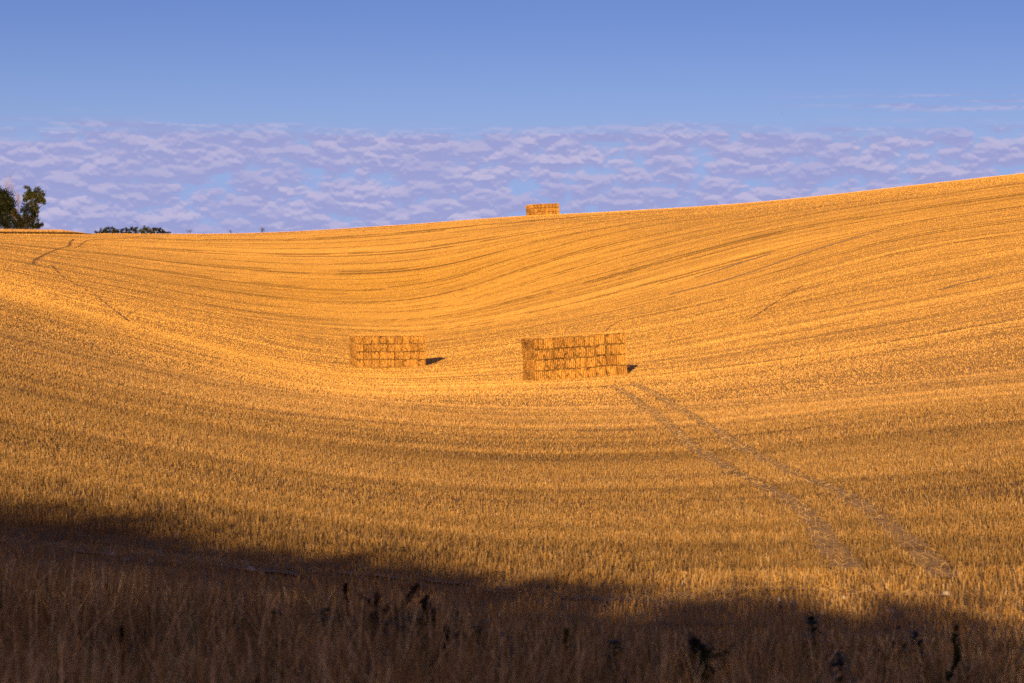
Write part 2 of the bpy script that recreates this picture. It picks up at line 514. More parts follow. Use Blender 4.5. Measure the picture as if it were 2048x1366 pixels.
# ------------------------------------------------------------------ ground sheet
def axis(segs):
    out = []
    for a, b, s in segs:
        out += list(np.arange(a, b, s))
    out.append(segs[-1][1])
    return np.array(out)
def ground():
    pos = axis([(0, 40, 1.0), (40, 120, 2.0), (120, 400, 4.0), (400, 1000, 30), (1000, 4000, 200)])
    xs = np.concatenate([-pos[:0:-1], pos])
    ys = axis([(-400, -60, 30), (-60, 0, 4), (0, 60, 0.5), (60, 150, 0.6), (150, 640, 0.7), (640, 690, 2.0), (690, 1000, 10), (1000, 5000, 200)])
    Xg, Yg = np.meshgrid(xs, ys)
    Z = G(Xg, Yg)
    Z = Z + (vnoise(Xg * 0.6, Yg * 0.9, 1) - 0.5) * 0.05 * (np.abs(Xg) < 60) * (Yg < 80)
    v = np.stack([Xg, Yg, Z], -1).reshape(-1, 3)
    ny, nx = Xg.shape
    i = np.arange(ny - 1)[:, None] * nx + np.arange(nx - 1)[None, :]
    f = np.stack([i, i + 1, i + nx + 1, i + nx], -1).reshape(-1, 4)
    Yf = Yg.ravel(); Xf = Xg.ravel()
    _, b = field_pattern(Xf, np.clip(Yf, 10, 660))
    hue = field_hue(Xf, Yf)
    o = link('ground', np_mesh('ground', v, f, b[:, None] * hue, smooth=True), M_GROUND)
    tag(o, 'rolling golden stubble field rising to a sloping skyline', 'ground', kind='structure')
ground()

# ------------------------------------------------------------------ tracks and trails, as thin strips on the ground
TRACKS_PX = [
 ('wheel_track', [(1222, 771), (1240, 779), (1262, 793), (1290, 815), (1315, 832), (1352, 862), (1388, 898), (1440, 928), (1500, 960), (1560, 990), (1602, 1018), (1632, 1050), (1655, 1085), (1680, 1120), (1695, 1145)], 0.58, 1),
 ('wheel_track', [(1266, 768), (1290, 778), (1318, 792), (1370, 824), (1428, 858), (1470, 888), (1530, 920), (1600, 953), (1680, 985), (1735, 1018), (1782, 1055), (1820, 1088), (1850, 1115), (1875, 1138), (1900, 1158)], 0.58, 1),
 ('trail', [(67, 529), (70, 520), (90, 509), (118, 497), (139, 493), (141, 484), (149, 479)], 0.8, 2),
 ('trail', [(118, 497), (140, 497), (158, 495), (164, 487), (176, 481), (200, 479), (235, 477.5), (295, 473)], 0.6, 2),
 ('trail', [(67, 529), (104, 531), (128, 556), (164, 575), (194, 591), (219, 613), (232, 622), (262, 645), (300, 662)], 0.55, 2),
 ('trail', [(1500, 638), (1525, 622), (1549, 606), (1580, 588), (1604, 572)], 0.5, 2),
 ('trail', [(1210, 662), (1224, 650), (1246, 639)], 0.5, 2),
 ('trail', [(868, 868), (880, 874), (905, 880), (935, 890)], 0.5, 2),
]
def resample(p, step):
    p = np.array(p, float)
    seg = np.hypot(*np.diff(p, axis=0).T); t = np.concatenate([[0], np.cumsum(seg)])
    n = max(2, int(t[-1] / step))
    u = np.linspace(0, t[-1], n)
    out = np.stack([np.interp(u, t, p[:, 0]), np.interp(u, t, p[:, 1])], -1)
    for _ in range(3):
        out[1:-1] = (out[:-2] + 2 * out[1:-1] + out[2:]) / 4
    return out
TRACK_PTS = []      # (points, half width) for clearing the stubble
def strip(name, pts, width, m, label, lift=0.006, patchy=False):
    pts = np.asarray(pts)
    d = np.gradient(pts, axis=0); d /= np.linalg.norm(d, axis=1)[:, None] + 1e-9
    nrm = np.stack([-d[:, 1], d[:, 0]], -1)
    n = len(pts)
    cross = np.array([-0.5, -0.25, 0, 0.25, 0.5])
    wob = width * (1 + 0.55 * (rng.random((n, 5)) - 0.5))
    wob *= np.interp(pts[:, 1], [60, 150], [1.0, 1.5])[:, None] if name == 'wheel_track' else 1.0
    P = pts[:, None, :] + nrm[:, None, :] * (cross[None, :] * wob)[..., None]
    Z = G(P[..., 0], P[..., 1]) + lift + rng.random((n, 5)) * 0.015
    v = np.concatenate([P, Z[..., None]], -1).reshape(-1, 3)
    i = np.arange(n - 1)[:, None] * 5 + np.arange(4)[None, :]
    f = np.stack([i, i + 1, i + 6, i + 5], -1).reshape(-1, 4)
    if patchy:
        c = v[f].mean(1)
        f = f[vnoise(c[:, 0] * 1.3, c[:, 1] * 3.0, 2) * 0.6 + vnoise(c[:, 0] * 4, c[:, 1] * 6, 3) * 0.4 > 0.60]
    o = link(name, np_mesh(name, v, f, smooth=True), m)
    tag(o, label, 'track', kind='structure')
tl = ['left rut of the wheel tracks leading away to the nearest straw stack', 'right rut of the wheel tracks leading away to the nearest straw stack',
      'dark bent trail pressed into the stubble below the trees', 'trail curving along the skyline below the trees',
      'long narrow trail running down the left hillside',       'dark diagonal trail across the right hillside', 'short trail behind the nearest straw stack', 'short dark trail in the middle of the stubble']
for (nm, pp, w, kd), lb in zip(TRACKS_PX, tl):
    pts = np.array([px_pt(*p) for p in pp])
    far = pts[:, 1].mean() > 300
    pts = resample(pts, 1.2 if far else 0.3)
    pts = pts + (rng.random(pts.shape) - 0.5) * 0.12
    TRACK_PTS.append((pts, w * (0.5 if kd == 1 else 0.42)))
    strip(nm, pts, w, M_TRACK if kd == 1 else M_TRAIL, lb)
# chalky bare margins of the near field edge
def yline(px_list):
    return np.array([px_pt(*p) for p in px_list])
MARGINS = [
 (yline([(-300, 1058), (0, 1090), (250, 1112), (500, 1136), (760, 1160), (1024, 1182), (1374, 1212), (1560, 1205)]), 0.75, 'pale chalky strip along the near edge of the stubble'),
 (yline([(1300, 1205), (1450, 1185), (1574, 1183), (1700, 1192), (1800, 1198), (2048, 1203), (2400, 1205)]), 0.6, 'bare straw strewn strip in the lower right of the field'),
]
for pts, w, lb in MARGINS:
    pts = resample(pts, 0.15)
    TRACK_PTS.append((pts, w * 0.36))
    strip('track', pts, w * 1.7, M_CHALK, lb, patchy=True)

# bare chalk streaks on the right hillside
CHALK_PX = [[(1340, 588), (1430, 566), (1524, 538), (1590, 513), (1650, 494), (1760, 462)],
            [(1390, 556), (1470, 530), (1540, 508)], [(1880, 580), (1940, 562), (2048, 541)]]
for pp in CHALK_PX:
    pts = resample(np.array([px_pt(*p) for p in pp]), 1.5)
    TRACK_PTS.append((pts, 0.5))
    strip('track', pts, 1.3, M_CHALK, 'pale chalk streak along the right hillside')

# ------------------------------------------------------------------ stubble
def clear_mask(X, Y):
    keep = np.ones(len(X), bool)
    for pts, hw in TRACK_PTS:
        x0, y0 = pts.min(0) - hw - 0.3; x1, y1 = pts.max(0) + hw + 0.3
        idx = np.where((X > x0) & (X < x1) & (Y > y0) & (Y < y1))[0]
        for c in range(0, len(idx), 4000):
            ii = idx[c:c + 4000]
            d = np.full(len(ii), 1e9)
            for b in range(0, len(pts), 400):
                q = pts[b:b + 400]
                d = np.minimum(d, ((X[ii, None] - q[None, :, 0]) ** 2 + (Y[ii, None] - q[None, :, 1]) ** 2).min(1))
            hit = np.sqrt(d) < 1.06 * hw * (0.7 + 0.4 * rng.random(len(ii))) * np.interp(Y[ii], [60, 150], [1.0, 1.5])
            keep[ii] &= ~(hit & (rng.random(len(ii)) < np.interp(Y[ii], [32, 60, 100], [0.88, 0.94, 0.96])))
    return keep
GOLD = np.array((0.56, 0.335, 0.088)); PALE = np.array((0.66, 0.47, 0.22)); BROWN = np.array((0.34, 0.185, 0.055)); GREY = np.array((0.40, 0.29, 0.17))
def straw_tint(n, b, flat=0.0):
    u = rng.random(n)[:, None] * (1 - 0.45 * flat)
    c = np.where(u < 0.62, GOLD, np.where(u < 0.80, PALE, np.where(u < 0.93, BROWN, GREY)))
    c = c * (1 + (0.5 - 0.36 * flat) * (rng.random(n) - 0.5))[:, None] * (np.asarray(b) if np.ndim(b) == 2 else np.asarray(b)[:, None])
    return np.clip(c, 0, 0.85)
def blades(n, X, Y, w, h, lean, b, quad=True, sink=0.02, flat=0.0):
    yaw = (rng.random(n) - 0.5) * 2 * np.pi * (1 - 0.68 * flat)
    la = rng.random(n) * 2 * np.pi
    Z = G(X, Y) - sink
    wx, wy = np.cos(yaw) * w / 2, np.sin(yaw) * w / 2
    tx, ty = np.cos(la) * lean * h, np.sin(la) * lean * h
    hz = h * np.sqrt(np.clip(1 - lean ** 2, 0.02, 1)) + sink
    base = np.stack([X, Y, Z], -1)
    o = np.stack([wx, wy, np.zeros(n)], -1)
    tip = base + np.stack([tx, ty, hz], -1)
    t = straw_tint(n, b, flat)
    if quad:
        v = np.stack([base - o, base + o, tip + o * 0.9, tip - o * 0.9], 1).reshape(-1, 3)
        f = np.arange(4 * n).reshape(n, 4); tt = np.repeat(t, 4, 0)
    else:
        v = np.stack([base - o, base + o, tip], 1).reshape(-1, 3)
        f = np.arange(3 * n).reshape(n, 3); tt = np.repeat(t, 3, 0)
    return v, f, tt
def stubble():
    V, Fc, T, off = [], [], [], 0
    bands = [(12.5, 19, 150, 0.007, 0.10), (19, 26.5, 170, 0.008, 0.11), (26.5, 45, 480, 0.008, 0.105), (45, 80, 230, 0.011, 0.10), (80, 150, 85, 0.018, 0.10),
             (150, 300, 16, 0.035, 0.10), (300, 450, 4.0, 0.05, 0.11), (450, 634, 2.0, 0.06, 0.11)]
    for y0, y1, dens, w, h in bands:
        u0, u1 = (-340 - CX) / F, (2390 - CX) / F
        area = (u1 - u0) * (y1 ** 2 - y0 ** 2) / 2
        n = int(area * dens)
        Y = np.sqrt(y0 ** 2 + rng.random(n) * (y1 ** 2 - y0 ** 2))
        X = (u0 + rng.random(n) * (u1 - u0)) * Y
        if y1 < 100:   # drill rows 15 cm apart near the camera, where they can be told apart
            Yr = np.round(Y / 0.16) * 0.16 + rng.normal(0, 0.022, n)
            Y = Yr
        p, b = field_pattern(X, Y)
        if y1 > 200: p = np.clip(p * 1.25, 0, 1)
        else: p = np.clip(p * 1.1, 0, 1)
        keep = rng.random(n) < p
        # the crop edge: nothing drilled beyond the grass strip on the left crest
        keep &= ~((Y > 606) & (X < (CX * 0 + 178 - CX) / F * 606))
        if y0 < 15: keep &= rng.random(n) < np.clip((X + 1.0) / 1.5, 0, 1)
        X, Y, b = X[keep], Y[keep], b[keep]
        k2 = clear_mask(X, Y)
        X, Y, b = X[k2], Y[k2], b[k2]
        n = len(X)
        litter = rng.random(n) < 0.24
        lean = np.where(litter, 0.85 + 0.14 * rng.random(n), np.abs(rng.normal(0, 0.30, n)).clip(0, 0.8))
        hh = h * (0.5 + 0.85 * rng.random(n)) * np.where(litter, 1.2, 1.0)
        ww = w * (0.6 + 0.8 * rng.random(n)) * np.where(litter, 0.8, 1.0)
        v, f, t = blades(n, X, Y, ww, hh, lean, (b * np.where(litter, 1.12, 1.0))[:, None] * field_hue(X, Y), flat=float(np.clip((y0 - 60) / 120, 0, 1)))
        V.append(v); Fc.append(f + off); T.append(t); off += len(v)
    # straw spilled round the feet of the stacks
    for cx_, cy_, yw, L, D in ((2.7 * 0.98, 228.0, rad(15.5), 11.3, 5.0), (-23.9, 305.0, rad(17.0), 11.1, 5.0)):
        n = 2600
        u = rng.random(n) * (L + 2.4) - 1.2; w_ = rng.normal(-0.15, 0.75, n)
        sd = rng.random(n) < 0.25
        u2 = np.where(sd, rng.normal(-0.1, 0.6, n), u); w2 = np.where(sd, rng.random(n) * D, w_)
        X = cx_ + math.cos(yw) * u2 - math.sin(yw) * w2; Y = cy_ + math.sin(yw) * u2 + math.cos(yw) * w2
        v, f, t = blades(n, X, Y, 0.03 + 0.02 * rng.random(n), 0.20 * (0.5 + rng.random(n)), 0.75 + 0.24 * rng.random(n), np.full(n, 0.7), sink=0.0)
        V.append(v); Fc.append(f + off); T.append(t); off += len(v)
    # loose straw lying in the wheel ruts and on the bare margins
    for pts, hw in TRACK_PTS:
        if pts[:, 1].mean() > 300: continue
        n = int(len(pts) * (18 if pts[:, 1].mean() < 60 else 5))
        i = rng.integers(0, len(pts), n)
        X = pts[i, 0] + rng.normal(0, hw * 0.8, n); Y = pts[i, 1] + rng.normal(0, hw * 0.8, n)
        s = np.clip(Y / 40, 0.8, 4)
        v, f, t = blades(n, X, Y, 0.008 * s, 0.14 * (0.6 + rng.random(n)), 0.9 + 0.09 * rng.random(n), np.full(n, 1.0), sink=0.0)
        v[:, 2] += 0.03
        t = t * np.array((0.95, 1.0, 1.15))
        V.append(v); Fc.append(f + off); T.append(t); off += len(v)
    o = link('stubble', np_mesh('stubble', np.concatenate(V), np.concatenate(Fc), np.concatenate(T)), M_STUB)
    tag(o, 'cut golden straw stubble standing in drilled rows over the field', 'stubble', kind='stuff')
stubble()

# ------------------------------------------------------------------ straw bales
BW, BL, BH = 1.15, 2.36, 1.185
def bale_mesh(seed):
    r = np.random.default_rng(seed)
    nx, ny, nz = 42, 22, 14
    idx = {}
    V = []
    def vid(i, j, k):
        if (i, j, k) not in idx:
            idx[(i, j, k)] = len(V); V.append((i / nx, j / ny, k / nz))
        return idx[(i, j, k)]
    Fc = []
    for i in range(nx):
        for j in range(ny):
            Fc.append((vid(i, j, 0), vid(i, j + 1, 0), vid(i + 1, j + 1, 0), vid(i + 1, j, 0)))
            Fc.append((vid(i, j, nz), vid(i + 1, j, nz), vid(i + 1, j + 1, nz), vid(i, j + 1, nz)))
    for i in range(nx):
        for k in range(nz):
            Fc.append((vid(i, 0, k), vid(i + 1, 0, k), vid(i + 1, 0, k + 1), vid(i, 0, k + 1)))
            Fc.append((vid(i, ny, k), vid(i, ny, k + 1), vid(i + 1, ny, k + 1), vid(i + 1, ny, k)))
    for j in range(ny):
        for k in range(nz):
            Fc.append((vid(0, j, k), vid(0, j, k + 1), vid(0, j + 1, k + 1), vid(0, j + 1, k)))
            Fc.append((vid(nx, j, k), vid(nx, j + 1, k), vid(nx, j + 1, k + 1), vid(nx, j, k + 1)))
    U = np.array(V)
    size = np.array((BW, BL, BH))
    P = (U - 0.5) * size
    R = 0.16
    half = size / 2
    inner = np.clip(P, -(half - R), half - R)
    d = P - inner
    ln = np.linalg.norm(d, axis=1)
    nrm = d / (ln[:, None] + 1e-9)
    P = inner + nrm * R
    # strings run lengthwise: grooves at fixed x over the ends, top and bottom
    nb = 5
    ph = U[:, 0] * nb
    jit = (r.random(nb + 1) - 0.5) * 0.16
    ph = ph + np.interp(U[:, 0], np.linspace(0, 1, nb + 1), jit)
    bul = np.abs(np.sin(np.pi * ph)) ** 0.7
    endw = np.abs(nrm[:, 1]); topw = np.abs(nrm[:, 2]); sidew = np.abs(nrm[:, 0])
    lobe = np.interp(ph % nb, np.arange(nb + 1), np.append(r.random(nb), 0)) * 0
    lob = (r.random(nb + 2) - 0.5) * 0.035
    lobe = lob[np.clip(np.floor(ph).astype(int), 0, nb + 1)]
    flake = np.abs(np.sin(np.pi * U[:, 1] * 17 + 0.6)) ** 0.6
    disp = endw * ((bul - 0.75) * 0.15 + lobe) + topw * (bul - 0.8) * 0.02 + sidew * (flake - 0.8) * 0.035
    n3 = vnoise(U[:, 0] * 9 + seed * 3.1, U[:, 2] * 6 + U[:, 1] * 11, 1) - 0.5
    disp += n3 * 0.085 + (vnoise(U[:, 0] * 22 + seed, U[:, 2] * 16 + U[:, 1] * 25, 2) - 0.5) * 0.06 + (r.random(len(P)) - 0.5) * 0.02
    disp = np.where((topw > 0.6), np.minimum(disp, 0.004), disp)
    P = P + nrm * disp[:, None]
    # slack corners and bulging flanks: no two bales keep the same outline
    for ax in range(3):
        q = [U[:, (ax + 1) % 3], U[:, (ax + 2) % 3]]
        w = (vnoise(q[0] * 2.3 + seed * 5.1 + ax * 11, q[1] * 2.3 + seed * 1.7, 5) - 0.5) * (0.10 if ax < 2 else 0.05)
        P[:, ax] += w * np.where(U[:, ax] > 0.5, 1, -1)
    P[:, 2] += BH / 2
    base = np.array((0.285, 0.156, 0.042))
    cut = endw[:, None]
    # the grooves are tinted darker, following their depth; the sides are duller
    grv = (1 - np.clip((0.72 - bul) * 1.6, 0, 0.78) * endw)[:, None]
    patch = np.where(vnoise(U[:, 0] * 5 + seed * 7.7, U[:, 2] * 5 + U[:, 1] * 6, 4) < 0.27, 0.45, 1.0)[:, None]
    # dark seams between bales painted as uneven shade round the borders of the ends
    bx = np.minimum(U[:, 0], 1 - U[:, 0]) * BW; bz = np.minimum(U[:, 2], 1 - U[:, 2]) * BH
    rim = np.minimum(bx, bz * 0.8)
    seam_shade = -0.01 + 0.16 * vnoise(U[:, 0] * 6 + seed * 2.3, U[:, 2] * 6 + U[:, 1] * 5, 6)
    patch = patch * np.where((rim < seam_shade)[:, None] & (endw[:, None] > 0.25), 0.42, 1.0)
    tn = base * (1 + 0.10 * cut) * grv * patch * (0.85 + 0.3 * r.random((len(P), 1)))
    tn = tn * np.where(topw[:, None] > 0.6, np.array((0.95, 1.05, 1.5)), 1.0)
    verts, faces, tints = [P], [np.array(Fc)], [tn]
    off = len(P)
    # loose straws sticking out of the surface
    nf = 900
    ii = r.integers(0, len(P), nf)
    n_up = 160
    tops = np.where(topw * (P[:, 2] > BH / 2) > 0.7)[0]
    ii[:n_up] = r.choice(tops, n_up)
    b0 = P[ii]
    dr = r.normal(0, 1, (nf, 3)); dr /= np.linalg.norm(dr, axis=1)[:, None]
    dr = dr + nrm[ii] * 0.45; dr /= np.linalg.norm(dr, axis=1)[:, None]
    ln = (0.08 + 0.22 * r.random(nf))[:, None]
    sd = np.cross(dr, r.normal(0, 1, (nf, 3))); sd /= np.linalg.norm(sd, axis=1)[:, None] + 1e-9
    w = 0.010
    q = np.stack([b0 - sd * w, b0 + sd * w, b0 + dr * ln + sd * w * 0.6, b0 + dr * ln - sd * w * 0.6], 1)
    q[..., 2] = np.maximum(q[..., 2], 0.0)
    q = q.reshape(-1, 3)
    verts.append(q); faces.append(np.arange(4 * nf).reshape(nf, 4) + off)
    ft = np.where(r.random((nf, 1)) < 0.5, np.array((0.52, 0.33, 0.11)), np.array((0.30, 0.17, 0.055))) * (0.8 + 0.4 * r.random((nf, 1)))
    tints.append(np.repeat(ft, 4, 0))
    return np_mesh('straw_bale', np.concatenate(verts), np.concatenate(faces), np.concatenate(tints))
BALES = []
for s in range(7):
    me = bale_mesh(s + 1)
    me.materials.append(M_BALE)
    BALES.append(me)

ORD = ['', 'first', 'second', 'third', 'fourth', 'fifth', 'sixth', 'seventh', 'eighth', 'ninth']
def layer_name(k, n):
    if k == n - 1: return 'top layer'
    if k == 0: return 'bottom layer'
    if k == n - 2: return 'second layer down'
    return 'third layer down'
def stack(px, Y, yaw, cols, layers, where, group, sc=1.0):
    """px: image column of the lower front left corner, Y its distance"""
    P0 = np.array(((px - CX) / F * Y, Y))
    wv = np.array((math.cos(yaw), math.sin(yaw))); dv = np.array((-math.sin(yaw), math.cos(yaw)))
    L, D = cols * 1.2 * sc, 4.8 * sc
    pts = [P0, P0 + wv * L, P0 + dv * D, P0 + wv * L + dv * D]
    zs = [g(*p) for p in pts]
    sw = ((zs[1] - zs[0]) + (zs[3] - zs[2])) / 2 / L
    sd = ((zs[2] - zs[0]) + (zs[3] - zs[1])) / 2 / D
    ux = Vector((wv[0], wv[1], sw)).normalized()
    uy0 = Vector((dv[0], dv[1], sd))
    uz = ux.cross(uy0).normalized(); uy = uz.cross(ux)
    O = Vector((P0[0], P0[1], zs[0] - 0.06))
    rr = random.Random(int(px))
    for c in range(cols):
        for row in range(2):
            hgt = 0.0
            for k in range(layers):
                o = bpy.data.objects.new('straw_bale', rr.choice(BALES))
                col.objects.link(o)
                jx, jy = rr.uniform(-0.035, 0.035), rr.uniform(-0.17, 0.17)
                zs_ = rr.uniform(0.965, 1.035)
                if k == layers - 1: jy += rr.uniform(-0.05, 0.1)
                cx_, cy_ = (c + 0.5) * 1.2 + jx, (row + 0.5) * 2.4 + jy
                p = O + (ux * cx_ + uy * cy_ + uz * hgt) * sc
                hgt += BH * zs_ - 0.008
                M = Matrix((ux, uy, uz)).transposed().to_4x4()
                flip = Matrix.Rotation(math.pi if rr.random() < 0.5 else 0.0, 4, 'Z')
                wob = Matrix.Rotation(rr.uniform(-0.05, 0.05), 4, 'Z') @ Matrix.Rotation(rr.uniform(-0.008, 0.008), 4, 'Y')
                o.matrix_world = Matrix.Translation(p) @ M @ wob @ flip @ Matrix.Diagonal((sc, sc, sc * zs_, 1))
                ln = layer_name(k, layers)
                if row == 0:
                    lb = f'{ORD[c + 1]} front bale from left, {ln} of the {where}'
                else:
                    lb = f'{ORD[c + 1]} rear bale from left, {ln} of the {where}'
                tag(o, lb, 'straw bale', group)
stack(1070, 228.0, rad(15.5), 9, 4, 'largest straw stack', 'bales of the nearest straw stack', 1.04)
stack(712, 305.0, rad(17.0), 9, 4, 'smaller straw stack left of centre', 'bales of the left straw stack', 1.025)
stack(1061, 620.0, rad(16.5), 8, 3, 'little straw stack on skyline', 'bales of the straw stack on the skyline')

# ------------------------------------------------------------------ trees and shrubs on the left crest
def leaf_cloud(acc, lobes, size, per, tints, r, ydepth=0.8, hollow=0.35):
    """many small leaf faces spread through lobes (x, y, z, radius) in local metres"""
    for (x, y, z, R) in lobes:
        n = int(per * R * R)
        # leaves gather in clumps inside a lobe, so gaps show between them
        nc = max(4, int(7 * R))
        cl = r.normal(0, 1, (nc, 3)); cl /= np.linalg.norm(cl, axis=1)[:, None]
        cl *= (R * (hollow + (1 - hollow) * r.random(nc) ** 0.5))[:, None]
        k = r.integers(0, nc, n)
        p = cl[k] + r.normal(0, R * 0.25, (n, 3))
        p = p * np.array((1, ydepth, 0.95)) + np.array((x, y, z))
        nv = r.normal(0, 1, (n, 3)); nv[:, 2] += 0.5; nv /= np.linalg.norm(nv, axis=1)[:, None]
        a = np.cross(nv, r.normal(0, 1, (n, 3))); a /= np.linalg.norm(a, axis=1)[:, None] + 1e-9
        b = np.cross(nv, a)
        s = (size * (0.6 + 0.8 * r.random(n)))[:, None]
        q = np.stack([p - a * s * 0.5, p - b * s * 0.32, p + a * s * 0.5, p + b * s * 0.32], 1)
        q[..., 2] = np.maximum(q[..., 2], 0.02)
        ct = np.array(tints)[r.integers(0, len(tints), nc)][k] * (0.7 + 0.6 * r.random((n, 1)))
        acc.add(q.reshape(-1, 3), np.arange(4 * n).reshape(n, 4), np.repeat(ct, 4, 0))
def branching(acc, p, d, length, rad_, depth, r, spread=0.5, up=0.25, tint=None):
    p = Vector(p); d = Vector(d).normalized()
    n = 4
    pts, rs = [p.copy()], [rad_]
    for i in range(n):
        d = (d + Vector(r.normal(0, 0.10, 3)) + Vector((0, 0, up * 0.15))).normalized()
        p = p + d * (length / n)
        pts.append(p.copy()); rs.append(max(rad_ * (1 - 0.55 * (i + 1) / n), 0.008))
    tube(acc, pts, rs, 5 if depth > 1 else 4, tint)
    if depth <= 0: return
    for i in range(3 + (depth > 1)):
        t = r.uniform(0.35, 1.0)
        q = pts[min(n, int(t * n))]
        nd = (d + Vector(r.normal(0, spread, 3)) + Vector((0, 0, up))).normalized()
        branching(acc, q, nd, length * r.uniform(0.5, 0.75), rad_ * 0.45, depth - 1, r, spread, up, tint)

TY = 648.0
PM = F / TY                     # image pixels per metre at the trees
def crest_pt(px, Y): 
    X = (px - CX) / F * Y
    return X, Y, g(X, Y)
def lobes_from(px_lobes, px0, Y, zb, r, dy=1.0):
    k = Y / F
    out = []
    for (x, y, R) in px_lobes:
        out.append(((x - px0) * k, r.uniform(-dy, dy), (HY - y) * k - zb, R * k))
    return out
def foliage_plant(name, px0, Y, px_lobes, leaf, per, tints, label, cat, group=None, trunk=True, seed=1, dy=1.2, bark=None, hollow=0.35):
    r = np.random.default_rng(seed)
    X, Yc, zb = crest_pt(px0, Y)
    root = empty(name, (X, Yc, zb))
    tag(root, label, cat, group)
    lobes = lobes_from(px_lobes, px0, Y, zb, r, dy)
    top = max(l[2] for l in lobes)
    wood = Acc()
    if trunk:
        sp = [(0, 0, -0.3), (0.1, 0, top * 0.3), (-0.05, 0.1, top * 0.6), (0.1, 0, top * 0.92)]
        tube(wood, sp, [top * 0.026, top * 0.02, top * 0.013, 0.03], 8)
        for l in lobes:
            hz = min(max(l[2] * 0.55, 0.3), top * 0.8)
            tube(wood, [(0, 0, hz), (l[0] * 0.5, l[1] * 0.5, hz * 0.5 + l[2] * 0.5), (l[0], l[1], l[2] + l[3] * 0.2)], [top * 0.012, top * 0.008, 0.02], 5)
    else:
        for l in lobes:
            for q in range(3):
                tube(wood, [(l[0] * 0.6 + r.normal(0, .2), l[1] * .6, -0.2), (l[0] * 0.9, l[1], l[2] * 0.6), (l[0] + r.normal(0, l[3] * .6), l[1], l[2] + l[3] * r.uniform(0.2, 1.2))], [0.05, 0.035, 0.012], 5)
    link('trunk' if trunk else 'stem', wood.mesh('wood', True), bark or M_BARK, root)
    lv = Acc()
    leaf_cloud(lv, lobes, leaf, per, tints, r, hollow=hollow)
    link('crown' if trunk else 'foliage', lv.mesh('foliage'), M_LEAF, root)
    return root
DK = [(0.006, 0.011, 0.003), (0.009, 0.014, 0.004), (0.016, 0.020, 0.006), (0.007, 0.008, 0.003)]
MID = [(0.026, 0.038, 0.008), (0.042, 0.050, 0.011), (0.014, 0.022, 0.005), (0.030, 0.028, 0.008)]
BLK = [(0.007, 0.012, 0.010), (0.010, 0.015, 0.011), (0.006, 0.008, 0.005)]
BR = [(0.016, 0.016, 0.005), (0.024, 0.021, 0.007), (0.010, 0.012, 0.004)]
foliage_plant('tree', 66, TY, [(56, 379, 6), (64, 383, 9), (75, 383, 8), (83, 389, 7), (57, 393, 9), (70, 397, 10), (81, 400, 8), (90, 406, 4.5), (54, 401, 6),
    (66, 411, 8), (74, 415, 6), (70, 423, 8), (74, 430, 6), (69, 437, 8), (60, 388, 7), (77, 392, 8), (86, 398, 6), (50, 397, 5)], 0.36, 330, MID,
    'taller ragged green tree at the right end of the dark clump on the left skyline', 'tree', seed=3, hollow=0.3)
foliage_plant('tree', 10, TY + 3, [(-14, 400, 18), (2, 395, 15), (12, 398, 17), (20, 408, 13), (8, 414, 20), (-10, 418, 20), (22, 420, 10), (12, 432, 18), (-5, 386, 10), (-30, 405, 20), (-28, 430, 20), (-45, 420, 18)], 0.38, 380, DK,
    'dense dark rounded tree cut off by the left edge of the picture', 'tree', seed=4)
foliage_plant('shrub', 54, TY - 2, [(50, 414, 8), (57, 418, 8), (60, 428, 9), (48, 424, 7), (54, 436, 9)], 0.34, 300, BLK,
    'blackish ivy covered bush between the two leafy trees', 'shrub', trunk=False, seed=5)
foliage_plant('shrub', 50, TY - 5, [(42, 444, 11), (52, 440, 11), (60, 446, 10), (48, 452, 10)], 0.34, 320, BR,
    'brownish bush at the foot of the tree clump, in the middle', 'shrub', trunk=False, seed=6)
foliage_plant('shrub', 76, TY - 6, [(70, 447, 9), (78, 449, 7), (74, 454, 7), (66, 453, 7)], 0.34, 320, DK,
    'low dark bush ending the tree clump on its right', 'shrub', trunk=False, seed=7)
foliage_plant('shrub', 18, TY - 5, [(4, 444, 12), (18, 445, 12), (28, 449, 10), (10, 452, 9), (-14, 446, 13), (-30, 448, 12)], 0.34, 320, BLK,
    'wide black shaded bush at the foot of the trees by the left picture edge', 'shrub', trunk=False, seed=8)
def dead_tree(px, py_top, Y, seed, m, label, spread, stems, tr=0.2):
    r = np.random.default_rng(seed)
    X, Yc, zb = crest_pt(px, Y)
    H = (HY - py_top) * Y / F - zb
    root = empty('dead_tree', (X, Yc, zb)); tag(root, label, 'tree')
    a = Acc()
    tube(a, [(0, 0, -0.3), (0.05, 0, H * 0.3), (0, 0, H * 0.55)], [tr, tr * 0.8, tr * 0.6], 7)
    link('trunk', a.mesh('trunk', True), m, root)
    b = Acc()
    for s in range(stems):
        d = (r.normal(0, spread), r.normal(0, 0.15), 1.0)
        branching(b, (0, 0, H * r.uniform(0.4, 0.55)), d, H * r.uniform(0.3, 0.42), tr * 0.4, 2, r, 0.33, 0.5)
    link('branch', b.mesh('branches', True), m, root)
foliage_plant('shrub', 35, TY - 4, [(34, 430, 8), (37, 440, 10), (29, 424, 7), (40, 448, 10), (33, 450, 9)], 0.34, 320, BR + [(0.10, 0.055, 0.025)],
    'rusty brown bush filling the gap under the pale dead trunk', 'shrub', trunk=False, seed=9)
dead_tree(13, 357, TY + 5, 21, M_PALEBARK, 'bare twiggy dead crown rising above the dark left tree', 0.35, 6, 0.16)
dead_tree(37, 380, TY + 4, 22, M_PALEBARK, 'pale bare dead trunk standing in the gap between the leafy trees', 0.16, 4, 0.17)
